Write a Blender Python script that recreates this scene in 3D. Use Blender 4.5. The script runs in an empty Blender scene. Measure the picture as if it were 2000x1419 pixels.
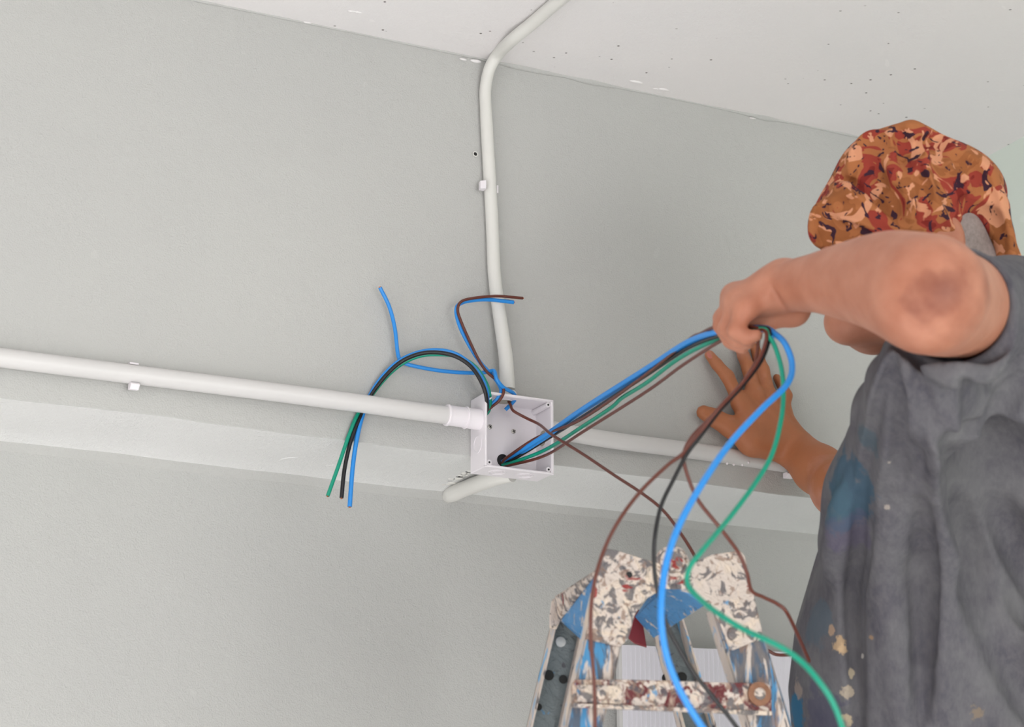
import bpy, bmesh, math, random
import numpy as np
from mathutils import Vector, Matrix
random.seed(7); np.random.seed(7)
sc = bpy.context.scene
COL = sc.collection
# ------------------------------------------------------------------ camera, world, lights, exposure
F = 4400.0                                    # focal length in pixels of a 2000 px wide frame
YAW, PITCH, ROLL = [math.radians(a) for a in (26.465, 16.925, -0.096)]
CAM = np.array([-1.343, -2.698, 1.437])
_fw = np.array([math.sin(YAW)*math.cos(PITCH), math.cos(YAW)*math.cos(PITCH), math.sin(PITCH)])
_r0 = np.array([math.cos(YAW), -math.sin(YAW), 0.0]); _u0 = np.cross(_r0, _fw)
_r = math.cos(ROLL)*_r0 + math.sin(ROLL)*_u0; _u = -math.sin(ROLL)*_r0 + math.cos(ROLL)*_u0
cd = bpy.data.cameras.new('camera'); cam = bpy.data.objects.new('camera', cd); COL.objects.link(cam)
cam.matrix_world = Matrix(((_r[0], _u[0], -_fw[0], CAM[0]), (_r[1], _u[1], -_fw[1], CAM[1]), (_r[2], _u[2], -_fw[2], CAM[2]), (0, 0, 0, 1)))
cd.sensor_width = 36.0; cd.lens = 36.0*F/2000; cd.clip_start = 0.05
cd.dof.use_dof = True; cd.dof.focus_distance = 3.08; cd.dof.aperture_fstop = 7.0
sc.camera = cam
w = bpy.data.worlds.new('world'); sc.world = w; w.use_nodes = True
w.node_tree.nodes['Background'].inputs[0].default_value = (0.93, 0.97, 1.0, 1)
w.node_tree.nodes['Background'].inputs[1].default_value = 0.5

def area(name, loc, target, size, power, color):
    l = bpy.data.lights.new(name, 'AREA'); l.shape = 'RECTANGLE'; l.size, l.size_y = size; l.energy = power; l.color = color
    o = bpy.data.objects.new(name, l); COL.objects.link(o); o.location = loc
    o.rotation_euler = (Vector(target)-Vector(loc)).to_track_quat('-Z', 'Y').to_euler()
area('window_daylight', (-4.4, -2.8, 0.9), (0, -0.2, 2.2), (2.4, 1.6), 38, (1.0, 0.99, 0.98))
sl = bpy.data.lights.new('sun', 'SUN'); sl.energy = 15.0; sl.angle = .02; sl.color = (1.0, .985, .985)
so = bpy.data.objects.new('sun', sl); COL.objects.link(so); so.rotation_euler = Vector((1.0, .02, -.66)).to_track_quat('-Z', 'Y').to_euler()
area('rear_fill', (-0.2, -5.6, 0.9), (0.3, 0, 2.2), (2.2, 1.6), 105, (1.0, 0.99, 0.98))  # unseen lamp behind the camera, added to brighten the right side
sc.view_settings.view_transform = 'Standard'; sc.view_settings.look = 'None'
sc.view_settings.exposure = -0.24; sc.view_settings.gamma = 1.0; sc.view_settings.use_curve_mapping = False

# ------------------------------------------------------------------ pixel <-> place
def ray(px, py): return _fw + (px-1000)/F*_r - (py-709.5)/F*_u
def U(px, py, Y=0.0):                          # on the vertical plane y = Y
    d = ray(px, py); return CAM + d*(Y-CAM[1])/d[1]
def H(px, py, z):                              # on the horizontal plane at height z
    d = ray(px, py); return CAM + d*(z-CAM[2])/d[2]
def D(px, py, Z): return CAM + ray(px, py)*Z   # at depth Z along the view axis
def pxr(r, Z): return r*Z/F

# ------------------------------------------------------------------ helpers
def tag(o, label=None, cat=None, group=None, kind=None):
    for k, v in (('label', label), ('category', cat), ('group', group), ('kind', kind)):
        if v: o[k] = v
    return o
def link(name, me, mat, parent=None):
    o = bpy.data.objects.new(name, me); COL.objects.link(o)
    if mat:
        me.materials.append(mat)
    if parent:
        o.parent = parent
        o.matrix_parent_inverse = parent.matrix_world.inverted()
    return o
def empty(name, loc, rz=0.0):
    o = bpy.data.objects.new(name, None); COL.objects.link(o); o.location = loc; o.rotation_euler = (0, 0, rz)
    o.empty_display_size = 0.05
    o.matrix_world = Matrix.Translation(Vector(loc)) @ Matrix.Rotation(rz, 4, 'Z')
    return o
class MB:
    def __init__(s): s.v = []; s.f = []
    def add(s, vs, fs):
        n = len(s.v); s.v += [tuple(map(float, p)) for p in vs]; s.f += [tuple(i+n for i in f) for f in fs]; return s
    def hexa(s, p):                            # 8 corners: bottom ring 0-3, top ring 4-7
        return s.add(p, [(0,3,2,1),(4,5,6,7),(0,1,5,4),(1,2,6,5),(2,3,7,6),(3,0,4,7)])
    def box(s, a, b):
        x0,y0,z0 = a; x1,y1,z1 = b
        return s.hexa([(x0,y0,z0),(x1,y0,z0),(x1,y1,z0),(x0,y1,z0),(x0,y0,z1),(x1,y0,z1),(x1,y1,z1),(x0,y1,z1)])
    def prism(s, poly, off):                   # polygon of 3D points extruded by the vector off
        n = len(poly); off = np.array(off)
        return s.add(list(poly)+[np.array(p)+off for p in poly],
                     [tuple(range(n))[::-1], tuple(range(n, 2*n))]+[(i, (i+1) % n, n+(i+1) % n, n+i) for i in range(n)])
    def cyl(s, a, b, r, r2=None, n=24):
        return s.tube([a, b], [r, r if r2 is None else r2], n)
    def tube(s, pts, rs, n=16, caps=True):
        P = [np.array(p, float) for p in pts]
        if not hasattr(rs, '__len__'): rs = [rs]*len(P)
        T = [P[min(i+1, len(P)-1)]-P[max(i-1, 0)] for i in range(len(P))]
        T = [t/np.linalg.norm(t) for t in T]
        u = np.cross(T[0], (0, 0, 1.0));
        if np.linalg.norm(u) < .1: u = np.cross(T[0], (0, 1.0, 0))
        vs = []
        for p, t, r in zip(P, T, rs):
            u = u-t*np.dot(u, t); u /= np.linalg.norm(u); v = np.cross(t, u)
            vs += [p+r*(math.cos(a)*u+math.sin(a)*v) for a in [2*math.pi*k/n for k in range(n)]]
        m = len(P)
        fs = [(i*n+k, i*n+(k+1) % n, (i+1)*n+(k+1) % n, (i+1)*n+k) for i in range(m-1) for k in range(n)]
        if caps: fs += [tuple(range(n))[::-1], tuple(range((m-1)*n, m*n))]
        return s.add(vs, fs)
    def ring(s, c, ax, r0, r1, h, n=28):       # flat washer: inner r0, outer r1, height h along ax
        c = np.array(c, float); ax = np.array(ax, float); ax /= np.linalg.norm(ax)
        u = np.cross(ax, (0.3, 0.2, 1.0)); u /= np.linalg.norm(u); v = np.cross(ax, u); vs = []
        for (r, t) in ((r0, 0), (r1, 0), (r1, h), (r0, h)):
            vs += [c+ax*t+r*(math.cos(a)*u+math.sin(a)*v) for a in [2*math.pi*k/n for k in range(n)]]
        return s.add(vs, [(j*n+k, j*n+(k+1) % n, ((j+1) % 4)*n+(k+1) % n, ((j+1) % 4)*n+k) for j in range(4) for k in range(n)])
    def blob(s, c, r, seed=0, amp=.25, n=3):
        bm = bmesh.new(); bmesh.ops.create_icosphere(bm, subdivisions=n, radius=1)
        rr = random.Random(seed); d = [(Vector((rr.gauss(0,1), rr.gauss(0,1), rr.gauss(0,1))).normalized(), rr.uniform(-amp, amp)) for _ in range(8)]
        vs = []
        for v in bm.verts:
            k = 1+sum(a*max(0, v.co.dot(q))**4 for q, a in d)
            vs.append(np.array(c)+np.array([v.co.x*r[0], v.co.y*r[1], v.co.z*r[2]])*k)
        fs = [tuple(v.index for v in f.verts) for f in bm.faces]; bm.free()
        return s.add(vs, fs)
    def build(s, name, mat, parent=None, smooth=None, bevel=0, seg=2):
        me = bpy.data.meshes.new(name); me.from_pydata(s.v, [], s.f)
        bm = bmesh.new(); bm.from_mesh(me); bmesh.ops.recalc_face_normals(bm, faces=bm.faces); bm.to_mesh(me); bm.free()
        o = link(name, me, mat, parent)
        if smooth:
            me.shade_smooth()
            if smooth < 180: me.set_sharp_from_angle(angle=math.radians(smooth))
        if bevel:
            b = o.modifiers.new('bevel', 'BEVEL'); b.width = bevel; b.segments = seg; b.limit_method = 'ANGLE'; b.angle_limit = .6
        return o
def spline(P, step=8):
    P = [np.array(p, float) for p in P]; Q = [2*P[0]-P[1]]+P+[2*P[-1]-P[-2]]; out = []
    for i in range(1, len(Q)-2):
        a, b, c, d = Q[i-1:i+3]
        for k in range(step):
            t = k/step
            out.append(.5*((2*b)+(c-a)*t+(2*a-5*b+4*c-d)*t*t+(3*b-a-3*c+d)*t**3))
    out.append(P[-1]); return out

# ------------------------------------------------------------------ materials
def node_mat(name, rough=.6, sss=0, spec=.5, metal=0):
    m = bpy.data.materials.new(name); m.use_nodes = True; nt = m.node_tree
    b = nt.nodes['Principled BSDF']; b.inputs['Roughness'].default_value = rough; b.inputs['Metallic'].default_value = metal
    b.inputs['Specular IOR Level'].default_value = spec
    if sss:
        b.inputs['Subsurface Weight'].default_value = sss; b.inputs['Subsurface Radius'].default_value = (1, .35, .2); b.inputs['Subsurface Scale'].default_value = .008
    tc = nt.nodes.new('ShaderNodeTexCoord')
    return m, nt, b, tc.outputs['Object']
def noise(nt, vec, scale, detail=3, rough=.5, dist=0, sv=None):
    if sv:
        mp = nt.nodes.new('ShaderNodeMapping'); mp.inputs['Scale'].default_value = sv; nt.links.new(vec, mp.inputs[0]); vec = mp.outputs[0]
    n = nt.nodes.new('ShaderNodeTexNoise'); n.inputs['Scale'].default_value = scale; n.inputs['Detail'].default_value = detail
    n.inputs['Roughness'].default_value = rough; n.inputs['Distortion'].default_value = dist; nt.links.new(vec, n.inputs['Vector']); return n.outputs['Fac']
def ramp(nt, fac, stops, const=False):
    r = nt.nodes.new('ShaderNodeValToRGB'); e = r.color_ramp.elements
    if const: r.color_ramp.interpolation = 'CONSTANT'
    while len(e) < len(stops): e.new(.5)
    for q, (p, c) in zip(e, stops):
        q.position = p; q.color = (c if hasattr(c, '__len__') else (c, c, c))[:3]+(1,) if hasattr(c, '__len__') else (c, c, c, 1)
    nt.links.new(fac, r.inputs[0]); return r.outputs[0]
def mix(nt, fac, a, b):
    m = nt.nodes.new('ShaderNodeMix'); m.data_type = 'RGBA'
    if hasattr(fac, 'is_output'): nt.links.new(fac, m.inputs[0])
    else: m.inputs[0].default_value = fac
    for s, v in ((6, a), (7, b)):
        if hasattr(v, 'is_output'): nt.links.new(v, m.inputs[s])
        else: m.inputs[s].default_value = tuple(v)+(1,)
    return m.outputs[2]
def math_(nt, op, a, b=0.0):
    m = nt.nodes.new('ShaderNodeMath'); m.operation = op
    for i, v in ((0, a), (1, b)):
        if hasattr(v, 'is_output'): nt.links.new(v, m.inputs[i])
        else: m.inputs[i].default_value = v
    return m.outputs[0]
def bump(nt, b, h, strength=.3, dist=.002):
    n = nt.nodes.new('ShaderNodeBump'); n.inputs['Strength'].default_value = strength; n.inputs['Distance'].default_value = dist
    nt.links.new(h, n.inputs['Height']); nt.links.new(n.outputs[0], b.inputs['Normal'])
def sphere_mask(nt, vec, c, r, wob=None, soft=.35):      # 1 inside a wobbly ball around the point c
    d = nt.nodes.new('ShaderNodeVectorMath'); d.operation = 'DISTANCE'; nt.links.new(vec, d.inputs[0]); d.inputs[1].default_value = tuple(float(x) for x in c)
    v = d.outputs['Value']
    if wob is not None: v = math_(nt, 'ADD', v, math_(nt, 'MULTIPLY', math_(nt, 'SUBTRACT', wob, .5), r*2.2))
    return ramp(nt, math_(nt, 'DIVIDE', v, r*2), [(.5*(1-soft), 1.0), (.5, 0.0)])
def lin(*c): return tuple(((x/255+.055)/1.055)**2.4 if x > 10 else x/255/12.92 for x in c)
def plaster(name, col, col2, hb=.5, holes=False):
    m, nt, b, ob = node_mat(name, .75, spec=.25)
    c = mix(nt, ramp(nt, noise(nt, ob, 1.7, 4), [(.35, 0.0), (.7, 1.0)]), col, col2)
    # stray pale roller marks
    mk = ramp(nt, noise(nt, ob, 14, 2, .4, 1.5), [(.735, 0.0), (.76, .3)])
    c = mix(nt, mk, c, tuple(min(1, x*1.12) for x in col))
    if holes:
        v = nt.nodes.new('ShaderNodeTexVoronoi'); v.inputs['Scale'].default_value = 38; nt.links.new(ob, v.inputs['Vector'])
        pick = ramp(nt, noise(nt, ob, 5.5, 2), [(.46, 0.0), (.54, 1.0)])
        sp = ramp(nt, v.outputs['Distance'], [(.05, 1.0), (.09, 0.0)])
        c = mix(nt, math_(nt, 'MULTIPLY', sp, pick), c, (.16, .14, .13))
    nt.links.new(c, b.inputs['Base Color'])
    h = math_(nt, 'ADD', noise(nt, ob, 420, 2, .6), math_(nt, 'MULTIPLY', noise(nt, ob, 9, 3), 2.2))
    h = math_(nt, 'ADD', h, math_(nt, 'MULTIPLY', noise(nt, ob, 90, 2, .5, .4), .9))
    bump(nt, b, h, hb, .0022); return m
M = {}
M['wall'] = plaster('grey_wall_paint', lin(190, 190, 187), lin(185, 185, 183), .5)
M['ledge'] = plaster('rough_grey_plaster', lin(228, 228, 227), lin(220, 221, 219), .75)
M['ceiling'] = plaster('white_ceiling_paint', lin(236, 232, 231), lin(230, 228, 228), .35, True)
M['wall_r'] = plaster('pale_green_paint', lin(228, 237, 228), lin(224, 234, 224), .2)
M['floor'] = plaster('screed_floor', lin(206, 204, 203), lin(192, 190, 190), .3)
def simple(name, col, rough=.4, var=.08, scale=30, spec=.5, sss=0, metal=0, bmp=0):
    m, nt, b, ob = node_mat(name, rough, sss, spec, metal)
    c2 = tuple(max(0, x*(1-var)) for x in col)
    nt.links.new(mix(nt, noise(nt, ob, scale, 3), tuple(min(1, x*(1+var/2)) for x in col), c2), b.inputs['Base Color'])
    if bmp: bump(nt, b, noise(nt, ob, scale*5, 3), bmp, .001)
    return m
M['pvc'] = simple('white_pvc', lin(212, 210, 209), .38, .05, 12, bmp=.08)
M['pvc_box'] = simple('white_box_plastic', lin(236, 231, 235), .35, .03, 20)
M['pvc_old'] = simple('painted_pvc', lin(222, 221, 216), .5, .06, 10, bmp=.1)
M['dark'] = simple('dark_hole', (.02, .02, .02), .9)
M['steel'] = simple('screw_steel', (.6, .58, .54), .35, .2, 200, metal=.6)
def cable(name, col): return simple(name, col, .35, .05, 60, .5)
M['blue'] = cable('blue_insulation', lin(40, 140, 222)); M['green'] = cable('green_insulation', lin(0, 148, 120))
M['black'] = cable('black_insulation', lin(20, 18, 22)); M['brown'] = cable('brown_insulation', lin(96, 46, 34))
M['copper'] = simple('bare_copper', lin(190, 110, 70), .3, .1, 60, metal=.8)
def skin_mat(elbow, hand_shade):
    m, nt, b, ob = node_mat('skin', .5, .12, .35)
    c = mix(nt, ramp(nt, noise(nt, ob, 26, 4), [(.35, 0.0), (.7, 1.0)]), lin(188, 130, 106), lin(170, 110, 86))
    wob = noise(nt, ob, 22, 3)
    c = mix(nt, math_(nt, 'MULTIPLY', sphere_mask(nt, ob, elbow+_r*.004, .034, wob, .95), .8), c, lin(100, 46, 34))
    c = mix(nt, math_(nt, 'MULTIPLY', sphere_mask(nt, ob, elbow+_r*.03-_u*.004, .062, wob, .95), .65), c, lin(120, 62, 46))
    for k, (q, r) in enumerate(hand_shade):           # hand on the wall: dimmer light there painted in as browner skin
        c = mix(nt, math_(nt, 'MULTIPLY', sphere_mask(nt, ob, q, r, wob, .3), .85), c, lin(168, 104, 66))
    nt.links.new(c, b.inputs['Base Color'])
    h = math_(nt, 'ADD', noise(nt, ob, 160, 4), math_(nt, 'MULTIPLY', noise(nt, ob, 60, 2, .5, 1.0), .8))
    bump(nt, b, h, .25, .0012); return m
def camo_mat():
    m, nt, b, ob = node_mat('camouflage_cotton', .85, spec=.2)
    base = ramp(nt, noise(nt, ob, 17, 2, .5, 1.6), [(0, lin(150, 92, 54)), (.42, lin(166, 104, 64)), (.5, lin(148, 60, 48)), (.6, lin(124, 42, 36))], True)
    mp = nt.nodes.new('ShaderNodeMapping'); mp.inputs['Location'].default_value = (3.1, 1.7, 5.2); nt.links.new(ob, mp.inputs[0])
    c = mix(nt, ramp(nt, noise(nt, mp.outputs[0], 20, 2, .5, 2.2), [(.565, 0.0), (.58, 1.0)]), base, lin(208, 146, 112))
    mp2 = nt.nodes.new('ShaderNodeMapping'); mp2.inputs['Location'].default_value = (-4.1, 6.7, .2); nt.links.new(ob, mp2.inputs[0])
    c = mix(nt, ramp(nt, noise(nt, mp2.outputs[0], 34, 2, .5, 2.4), [(.60, 0.0), (.612, 1.0)]), c, lin(58, 34, 48))
    nt.links.new(c, b.inputs['Base Color']); bump(nt, b, noise(nt, ob, 70, 3), .35, .003); return m
def shirt_mat(stains):
    m, nt, b, ob = node_mat('worn_grey_cotton', .9, spec=.15)
    c = mix(nt, ramp(nt, noise(nt, ob, 13, 5, .6), [(.35, 0.0), (.68, 1.0)]), lin(104, 103, 106), lin(78, 76, 84))
    c = mix(nt, ramp(nt, noise(nt, ob, 150, 3, .7, sv=(1, 1, .35)), [(.35, 0.0), (.75, .3)]), c, lin(132, 129, 131))
    wob = noise(nt, ob, 38, 4, .6)
    wob2 = noise(nt, ob, 130, 3, .6)
    for q, r, col, a in stains:
        c = mix(nt, math_(nt, 'MULTIPLY', sphere_mask(nt, ob, q, r, wob if r > .013 else wob2, .25), a), c, col)
    nt.links.new(c, b.inputs['Base Color']); bump(nt, b, math_(nt, 'ADD', noise(nt, ob, 25, 4), math_(nt, 'MULTIPLY', noise(nt, ob, 600, 2), .3)), .35, .004); return m
def splat_mat(name, base, cover, seed, dark=.5, red=.0, stretch=(1, 1, 1), metal=0):
    m, nt, b, ob = node_mat(name, .55, spec=.4)
    def sh(k, s, d=3, di=1.2):
        mp = nt.nodes.new('ShaderNodeMapping'); mp.inputs['Location'].default_value = (seed+k*3.3, k*1.9-seed, k*2.7); mp.inputs['Scale'].default_value = stretch
        nt.links.new(ob, mp.inputs[0]); return noise(nt, mp.outputs[0], s, d, .6, di)
    c = mix(nt, ramp(nt, sh(0, 46, 4), [(.50-cover*.2, 0.0), (.545-cover*.2, 1.0)]), base, lin(198, 185, 176))
    if cover > 0: c = mix(nt, ramp(nt, sh(1, 30), [(.5, 0.0), (.62, .7)]), c, lin(214, 196, 176))
    c = mix(nt, ramp(nt, sh(2, 60, 5), [(.57-.09*dark, 0.0), (.61-.09*dark, .85)]), c, lin(78, 76, 82))
    if dark > .3: c = mix(nt, ramp(nt, sh(7, 75, 5), [(.56, 0.0), (.60, .75)]), c, lin(132, 106, 92))
    c = mix(nt, ramp(nt, sh(3, 26), [(.70-.14*red, 0.0), (.73-.14*red, .9)]), c, lin(140, 30, 26))
    c = mix(nt, ramp(nt, sh(4, 36), [(.66, 0.0), (.69, .8)]), c, lin(60, 132, 178))
    nt.links.new(c, b.inputs['Base Color']); bump(nt, b, math_(nt, 'ADD', sh(0, 30), sh(5, 60)), .8, .004); return m

# ------------------------------------------------------------------ the room
XL, XR, YB, ZC, ZL = -4.2, 0.842, -6.0, 2.808, 2.214
prof = [(0, ZC+.15), (0, 2.4), (0, ZL+.0008), (.0008, ZL), (.05, ZL-.001), (.12, ZL-.001), (.155, ZL-.003), (.176, ZL-.008), (.187, ZL-.018), (.191, ZL-.04), (.191, 2.1), (.191, 0)]
def wall_mesh(x0, x1, rows, step, jit):
    xs = np.arange(x0, x1+1e-6, (x1-x0)/max(1, round((x1-x0)/step))); m = MB(); vs = []
    for i, x in enumerate(xs):
        for (y, z) in rows:
            j = jit*(math.sin(x*9.1+z*3)+.6*math.sin(x*23+1)+.35*math.sin(x*51+2))
            vs.append((x, y+(j if 2.15 < z < 2.25 and y > .15 else 0), z+(j*.9 if 2.15 < z < 2.25 else 0)))
    n = len(rows); m.add(vs, [(i*n+k, (i+1)*n+k, (i+1)*n+k+1, i*n+k+1) for i in range(len(xs)-1) for k in range(n-1)])
    return m, n, len(xs)
m, n, nx = wall_mesh(XL, XR, prof, .025, .0013)
# close the back so that the wall is a solid
b0 = len(m.v); m.v += [(XL, .4, ZC+.15), (XL, .4, 0), (XR, .4, ZC+.15), (XR, .4, 0)]
m.f += [(b0, b0+2, b0+3, b0+1), tuple(range(0, n))+(b0+1, b0), tuple(range((nx-1)*n, nx*n))[::-1]+(b0+2, b0+3)]
o = m.build('wall_back', M['wall'], smooth=25); tag(o, 'grey painted back wall with a beam stepping out over its lower part', kind='structure')
o.data.materials.append(M['ledge'])
for p in o.data.polygons:
    if p.index < (nx-1)*(n-1) and 3 <= p.index % (n-1) <= 6: p.material_index = 1
o = MB().box((XL, YB, ZC), (XR+.1, 0, ZC+.15)).build('ceiling', M['ceiling']); tag(o, 'white concrete ceiling with pinholes', kind='structure')
o = MB().box((XR, YB, 0), (XR+.1, 0.4, ZC)).build('wall_right', M['wall_r']); tag(o, 'pale right wall meeting the back wall', kind='structure')
o = MB().box((XL, YB, -.1), (XR+.1, 0.4, 0)).build('floor', M['floor']); tag(o, 'bare floor', kind='structure')
# irregular paint bead along the ceiling joint
rr = random.Random(3); pts, rs = [], []; x = -1.4; lump = .003
while x < XR:
    pts.append((x, -.0005, ZC)); lump = .75*lump+.25*rr.uniform(.0006, .0038)
    big = .004*math.exp(-((x-.02)/.05)**2)+.005*math.exp(-((x-.13)/.03)**2)+.004*math.exp(-((x-.43)/.03)**2)
    rs.append(lump+big*rr.uniform(.6, 1)); x += .009
o = MB().tube(pts, rs, 8).build('trim_1', M['wall'], smooth=180); tag(o, 'lumpy paint bead along the ceiling joint', kind='structure')
m = MB()
for k, (a, b, s_) in enumerate(((1098, 149, .004), (1130, 155, .003), (1243, 160, .0045), (1296, 175, .004), (1282, 174, .003), (1470, 231, .0025), (688, 22, .003), (700, 24, .003), (930, 119, .004), (905, 116, .003), (600, 44, .003))):
    q = U(a, b, -.002) if b > .2*(a-364)+3 else H(a, b, ZC); m.blob(q, (s_*2.2, s_*.8, s_*.5), 200+k, .4, 2)
o = m.build('trim_2', M['ceiling'], smooth=180); tag(o, 'white paint lumps along the ceiling joint', kind='structure')
# paint ridges and drips left on the beam underside
def smear(name, pxs, Yf, r, label):
    P = spline([H(a, b, ZL-.0015) for a, b in pxs], 5); rs = [r*math.sin(math.pi*(i+.6)/(len(P)+.2))*rr.uniform(.6, 1.2) for i in range(len(P))]
    return tag(MB().tube(P, rs, 6).build(name, M['ledge'], smooth=180), label, 'plaster ridge')
smear('plaster_ridge', [(535, 903), (550, 896), (566, 893), (585, 893)], 0, .0018, 'curved pale plaster ridge on the beam underside, left of hanging wires')
smear('plaster_ridge', [(632, 909), (645, 907), (660, 908)], 0, .0016, 'short plaster ridge crossed by the green wire end')
smear('plaster_ridge', [(793, 930), (815, 924), (840, 912), (856, 900)], 0, .0016, 'diagonal plaster ridge left of the junction box underside')
# broken plaster by the stub pipe
m = MB()
for k in range(26):
    px = 862+58*k/25+rr.uniform(-3, 3); py = 946-24*k/25+rr.uniform(-4, 4)
    s = rr.uniform(.002, .0045); m.blob(H(px, py, ZL), (s*1.3, s, s*.8), k, .5, 2)
for k in range(14):
    s = rr.uniform(.003, .007); m.blob(H(rr.uniform(852, 885), rr.uniform(938, 972), ZL+.001), (s*1.4, s, s*.7), 50+k, .4, 2)
tag(m.build('plaster_lump', M['pvc_old'], smooth=180), 'crumbled white plaster around the short pipe entering the lower wall', 'plaster')
m = MB()
for k in range(12):
    px = 868+50*k/11; py = 944-23*k/11; m.blob(H(px, py-1+rr.uniform(-2, 2), ZL-.0005), (.0042, .0011, .0012), 90+k, .5, 2)
tag(m.build('plaster_crack', M['dark'], smooth=180), 'dark ragged crack in the plaster beside the short pipe', 'crack')
c = U(928, 301, -.0006); m = MB().ring(c, (0, -1, 0), .0028, .0042, .0012)
hole = m.build('anchor_hole', M['pvc_old'], smooth=40); tag(hole, 'empty screw anchor hole in the wall left of the vertical conduit', 'hole')
MB().cyl(c, c+np.array([0, -.0006, 0]), .0028).build('hole_bore', M['dark'], hole)

# ------------------------------------------------------------------ conduits
def conduit(name, pts, r, mat, label, step=10):
    P = spline(pts, step); rs = r if not hasattr(r, '__len__') else list(np.interp(np.linspace(0, 1, len(P)), np.linspace(0, 1, len(r)), r))
    return tag(MB().tube(P, rs, 24).build(name, mat, smooth=60), label, 'pipe', 'electrical conduits')
vpipe = [H(1245, -120, ZC-.009), H(1170, -60, ZC-.009), H(1093, 0, ZC-.009), H(1040, 45, ZC-.0095), H(1002, 76, ZC-.013), U(974, 104, -.036), U(956, 135, -.016), U(948, 175, -.010), U(949, 215, -.009),
         U(951, 254, -.009), U(961, 431, -.009), U(966, 540, -.011), U(979, 637, -.016), U(988, 700, -.022), U(991, 760, -.024)]
vp = conduit('vertical_conduit', vpipe, [.0092, .0092, .0092, .009, .0085, .0085, .009, .0092, .0098, .0105], M['pvc_old'], 'white conduit rising from the junction box and bending onto the ceiling')
lp = conduit('horizontal_conduit', [U(-160, 676, -.0135), U(0, 698, -.0135), U(260, 731, -.014), U(500, 761, -.018), U(700, 787, -.026), U(800, 801, -.029), U(868, 810, -.030), U(880, 812, -.030)], .0123, M['pvc'], 'thick white conduit running from the left edge into the junction box')
rp = conduit('horizontal_conduit', [U(1072, 836, -.026), U(1110, 845, -.022), U(1200, 860, -.012), U(1324, 876, -.006), U(1416, 889, -.002), U(1540, 909, .002), U(1760, 940, .002)], .0118, M['pvc'], 'white conduit right of the junction box, half buried in plaster under the hand')
st = conduit('conduit_stub', [H(1000, 925, ZL-.016), H(975, 930, ZL-.016), H(940, 942, ZL-.015), H(905, 955, ZL-.012), H(884, 964, ZL-.012)]+[U(872, 968, .20)], [.0115, .0115, .0115, .0115, .012, .010], M['pvc_old'], 'short bent conduit under the junction box going into lower wall')

def clip(name, c, ax, r, label, off):
    # C shaped saddle clip around a pipe, with a foot block; ax = pipe direction
    c = np.array(c); ax = np.array(ax, float); ax /= np.linalg.norm(ax); out = np.array([0, -1.0, 0]); side = np.cross(ax, out); side /= np.linalg.norm(side)
    if np.dot(side, off) < 0: side = -side
    t = empty(name, tuple(c)); tag(t, label, 'clip', 'conduit clips')
    m = MB(); hw = .006
    prof = [(r+.001, -.004), (r+.009, -.004), (r+.010, .004), (r+.004, .010), (r+.001, .006)]
    P = [c+side*a+out*(bb+.004)-ax*hw for a, bb in prof]; m.prism(P, ax*2*hw)
    m.build('clip_foot', M['pvc_box'], t, bevel=.0007)
    m = MB(); P = [c-side*a+out*bb-ax*hw for a, bb in [(r+.0005, -.006), (r+.0035, -.006), (r+.003, .003), (r+.0005, .003)]]; m.prism(P, ax*2*hw)
    m.build('clip_lip', M['pvc_box'], t, bevel=.0004)
    return t
X = np.array([1.0, 0, 0]); Zv = np.array([0, 0, 1.0])
clip('conduit_clip', U(260, 731, -.010), X, .0123, 'small white clip holding the left horizontal conduit', -Zv)
clip('conduit_clip', U(957, 368, -.008), Zv, .009, 'small white clip on the vertical conduit above the box', -X)
clip('conduit_clip', U(1535, 909, -.004), X, .011, 'small white clip at the right conduit beside the forearm', -Zv)
# little paint drips along the right conduit
for (a, b) in ((1250, 872), (1278, 868), (1284, 873), (1420, 905), (1433, 907), (1450, 908), (1462, 903)):
    tag(MB().blob(U(a, b, -.013), (.0016, .0012, .002), a, .3, 2).build('paint_drip', M['pvc_box'], smooth=180), 'tiny dried white paint drip on the right conduit', 'paint drip', 'paint drips on the right conduit')

# ------------------------------------------------------------------ junction box
BXW, BXH, BXD = .1, .112, .05
def solve_box():
    pts = {}
    tl_b = U(916, 791, 0)
    best = None
    for dpt in np.linspace(.02, .12, 201):
        q = U(946, 765, -dpt); e = abs(q[0]-tl_b[0])
        if best is None or e < best[0]: best = (e, dpt, q)
    return tl_b, best[1], best[2]
tlb, dep, tlf = solve_box()
BD = dep
xl = tlf[0]; trf = U(1077, 781, -BD); blf = U(951, 913, -BD); brf = U(1083, 923, -BD)
ztop = (tlf[2]+trf[2])/2; zbot = (blf[2]+brf[2])/2; xr = (trf[0]+brf[0])/2; xl = (tlf[0]+blf[0])/2
jb = empty('junction_box', ((xl+xr)/2, 0, (zbot+ztop)/2)); tag(jb, 'open square white junction box in the middle of the wall', 'junction box')
t = .0028
def bxs():
    m = MB()
    O = [(xl, zbot), (xr, zbot), (xr, ztop), (xl, ztop)]; I = [(xl+t, zbot+t), (xr-t, zbot+t), (xr-t, ztop-t), (xl+t, ztop-t)]
    yf, yb = -BD, -.0005
    vs = [(x, yb, z) for x, z in O]+[(x, yf, z) for x, z in O]+[(x, yf, z) for x, z in I]+[(x, yb-t, z) for x, z in I]
    fs = [(0, 1, 2, 3)]
    for a in range(4):
        b = (a+1) % 4
        fs += [(a, b, 4+b, 4+a), (4+a, 4+b, 8+b, 8+a), (8+a, 8+b, 12+b, 12+a)]
    fs.append((12, 13, 14, 15)); m.add(vs, fs); return m
bxs().build('box_body', M['pvc_box'], jb, bevel=.0012, seg=3)
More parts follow.
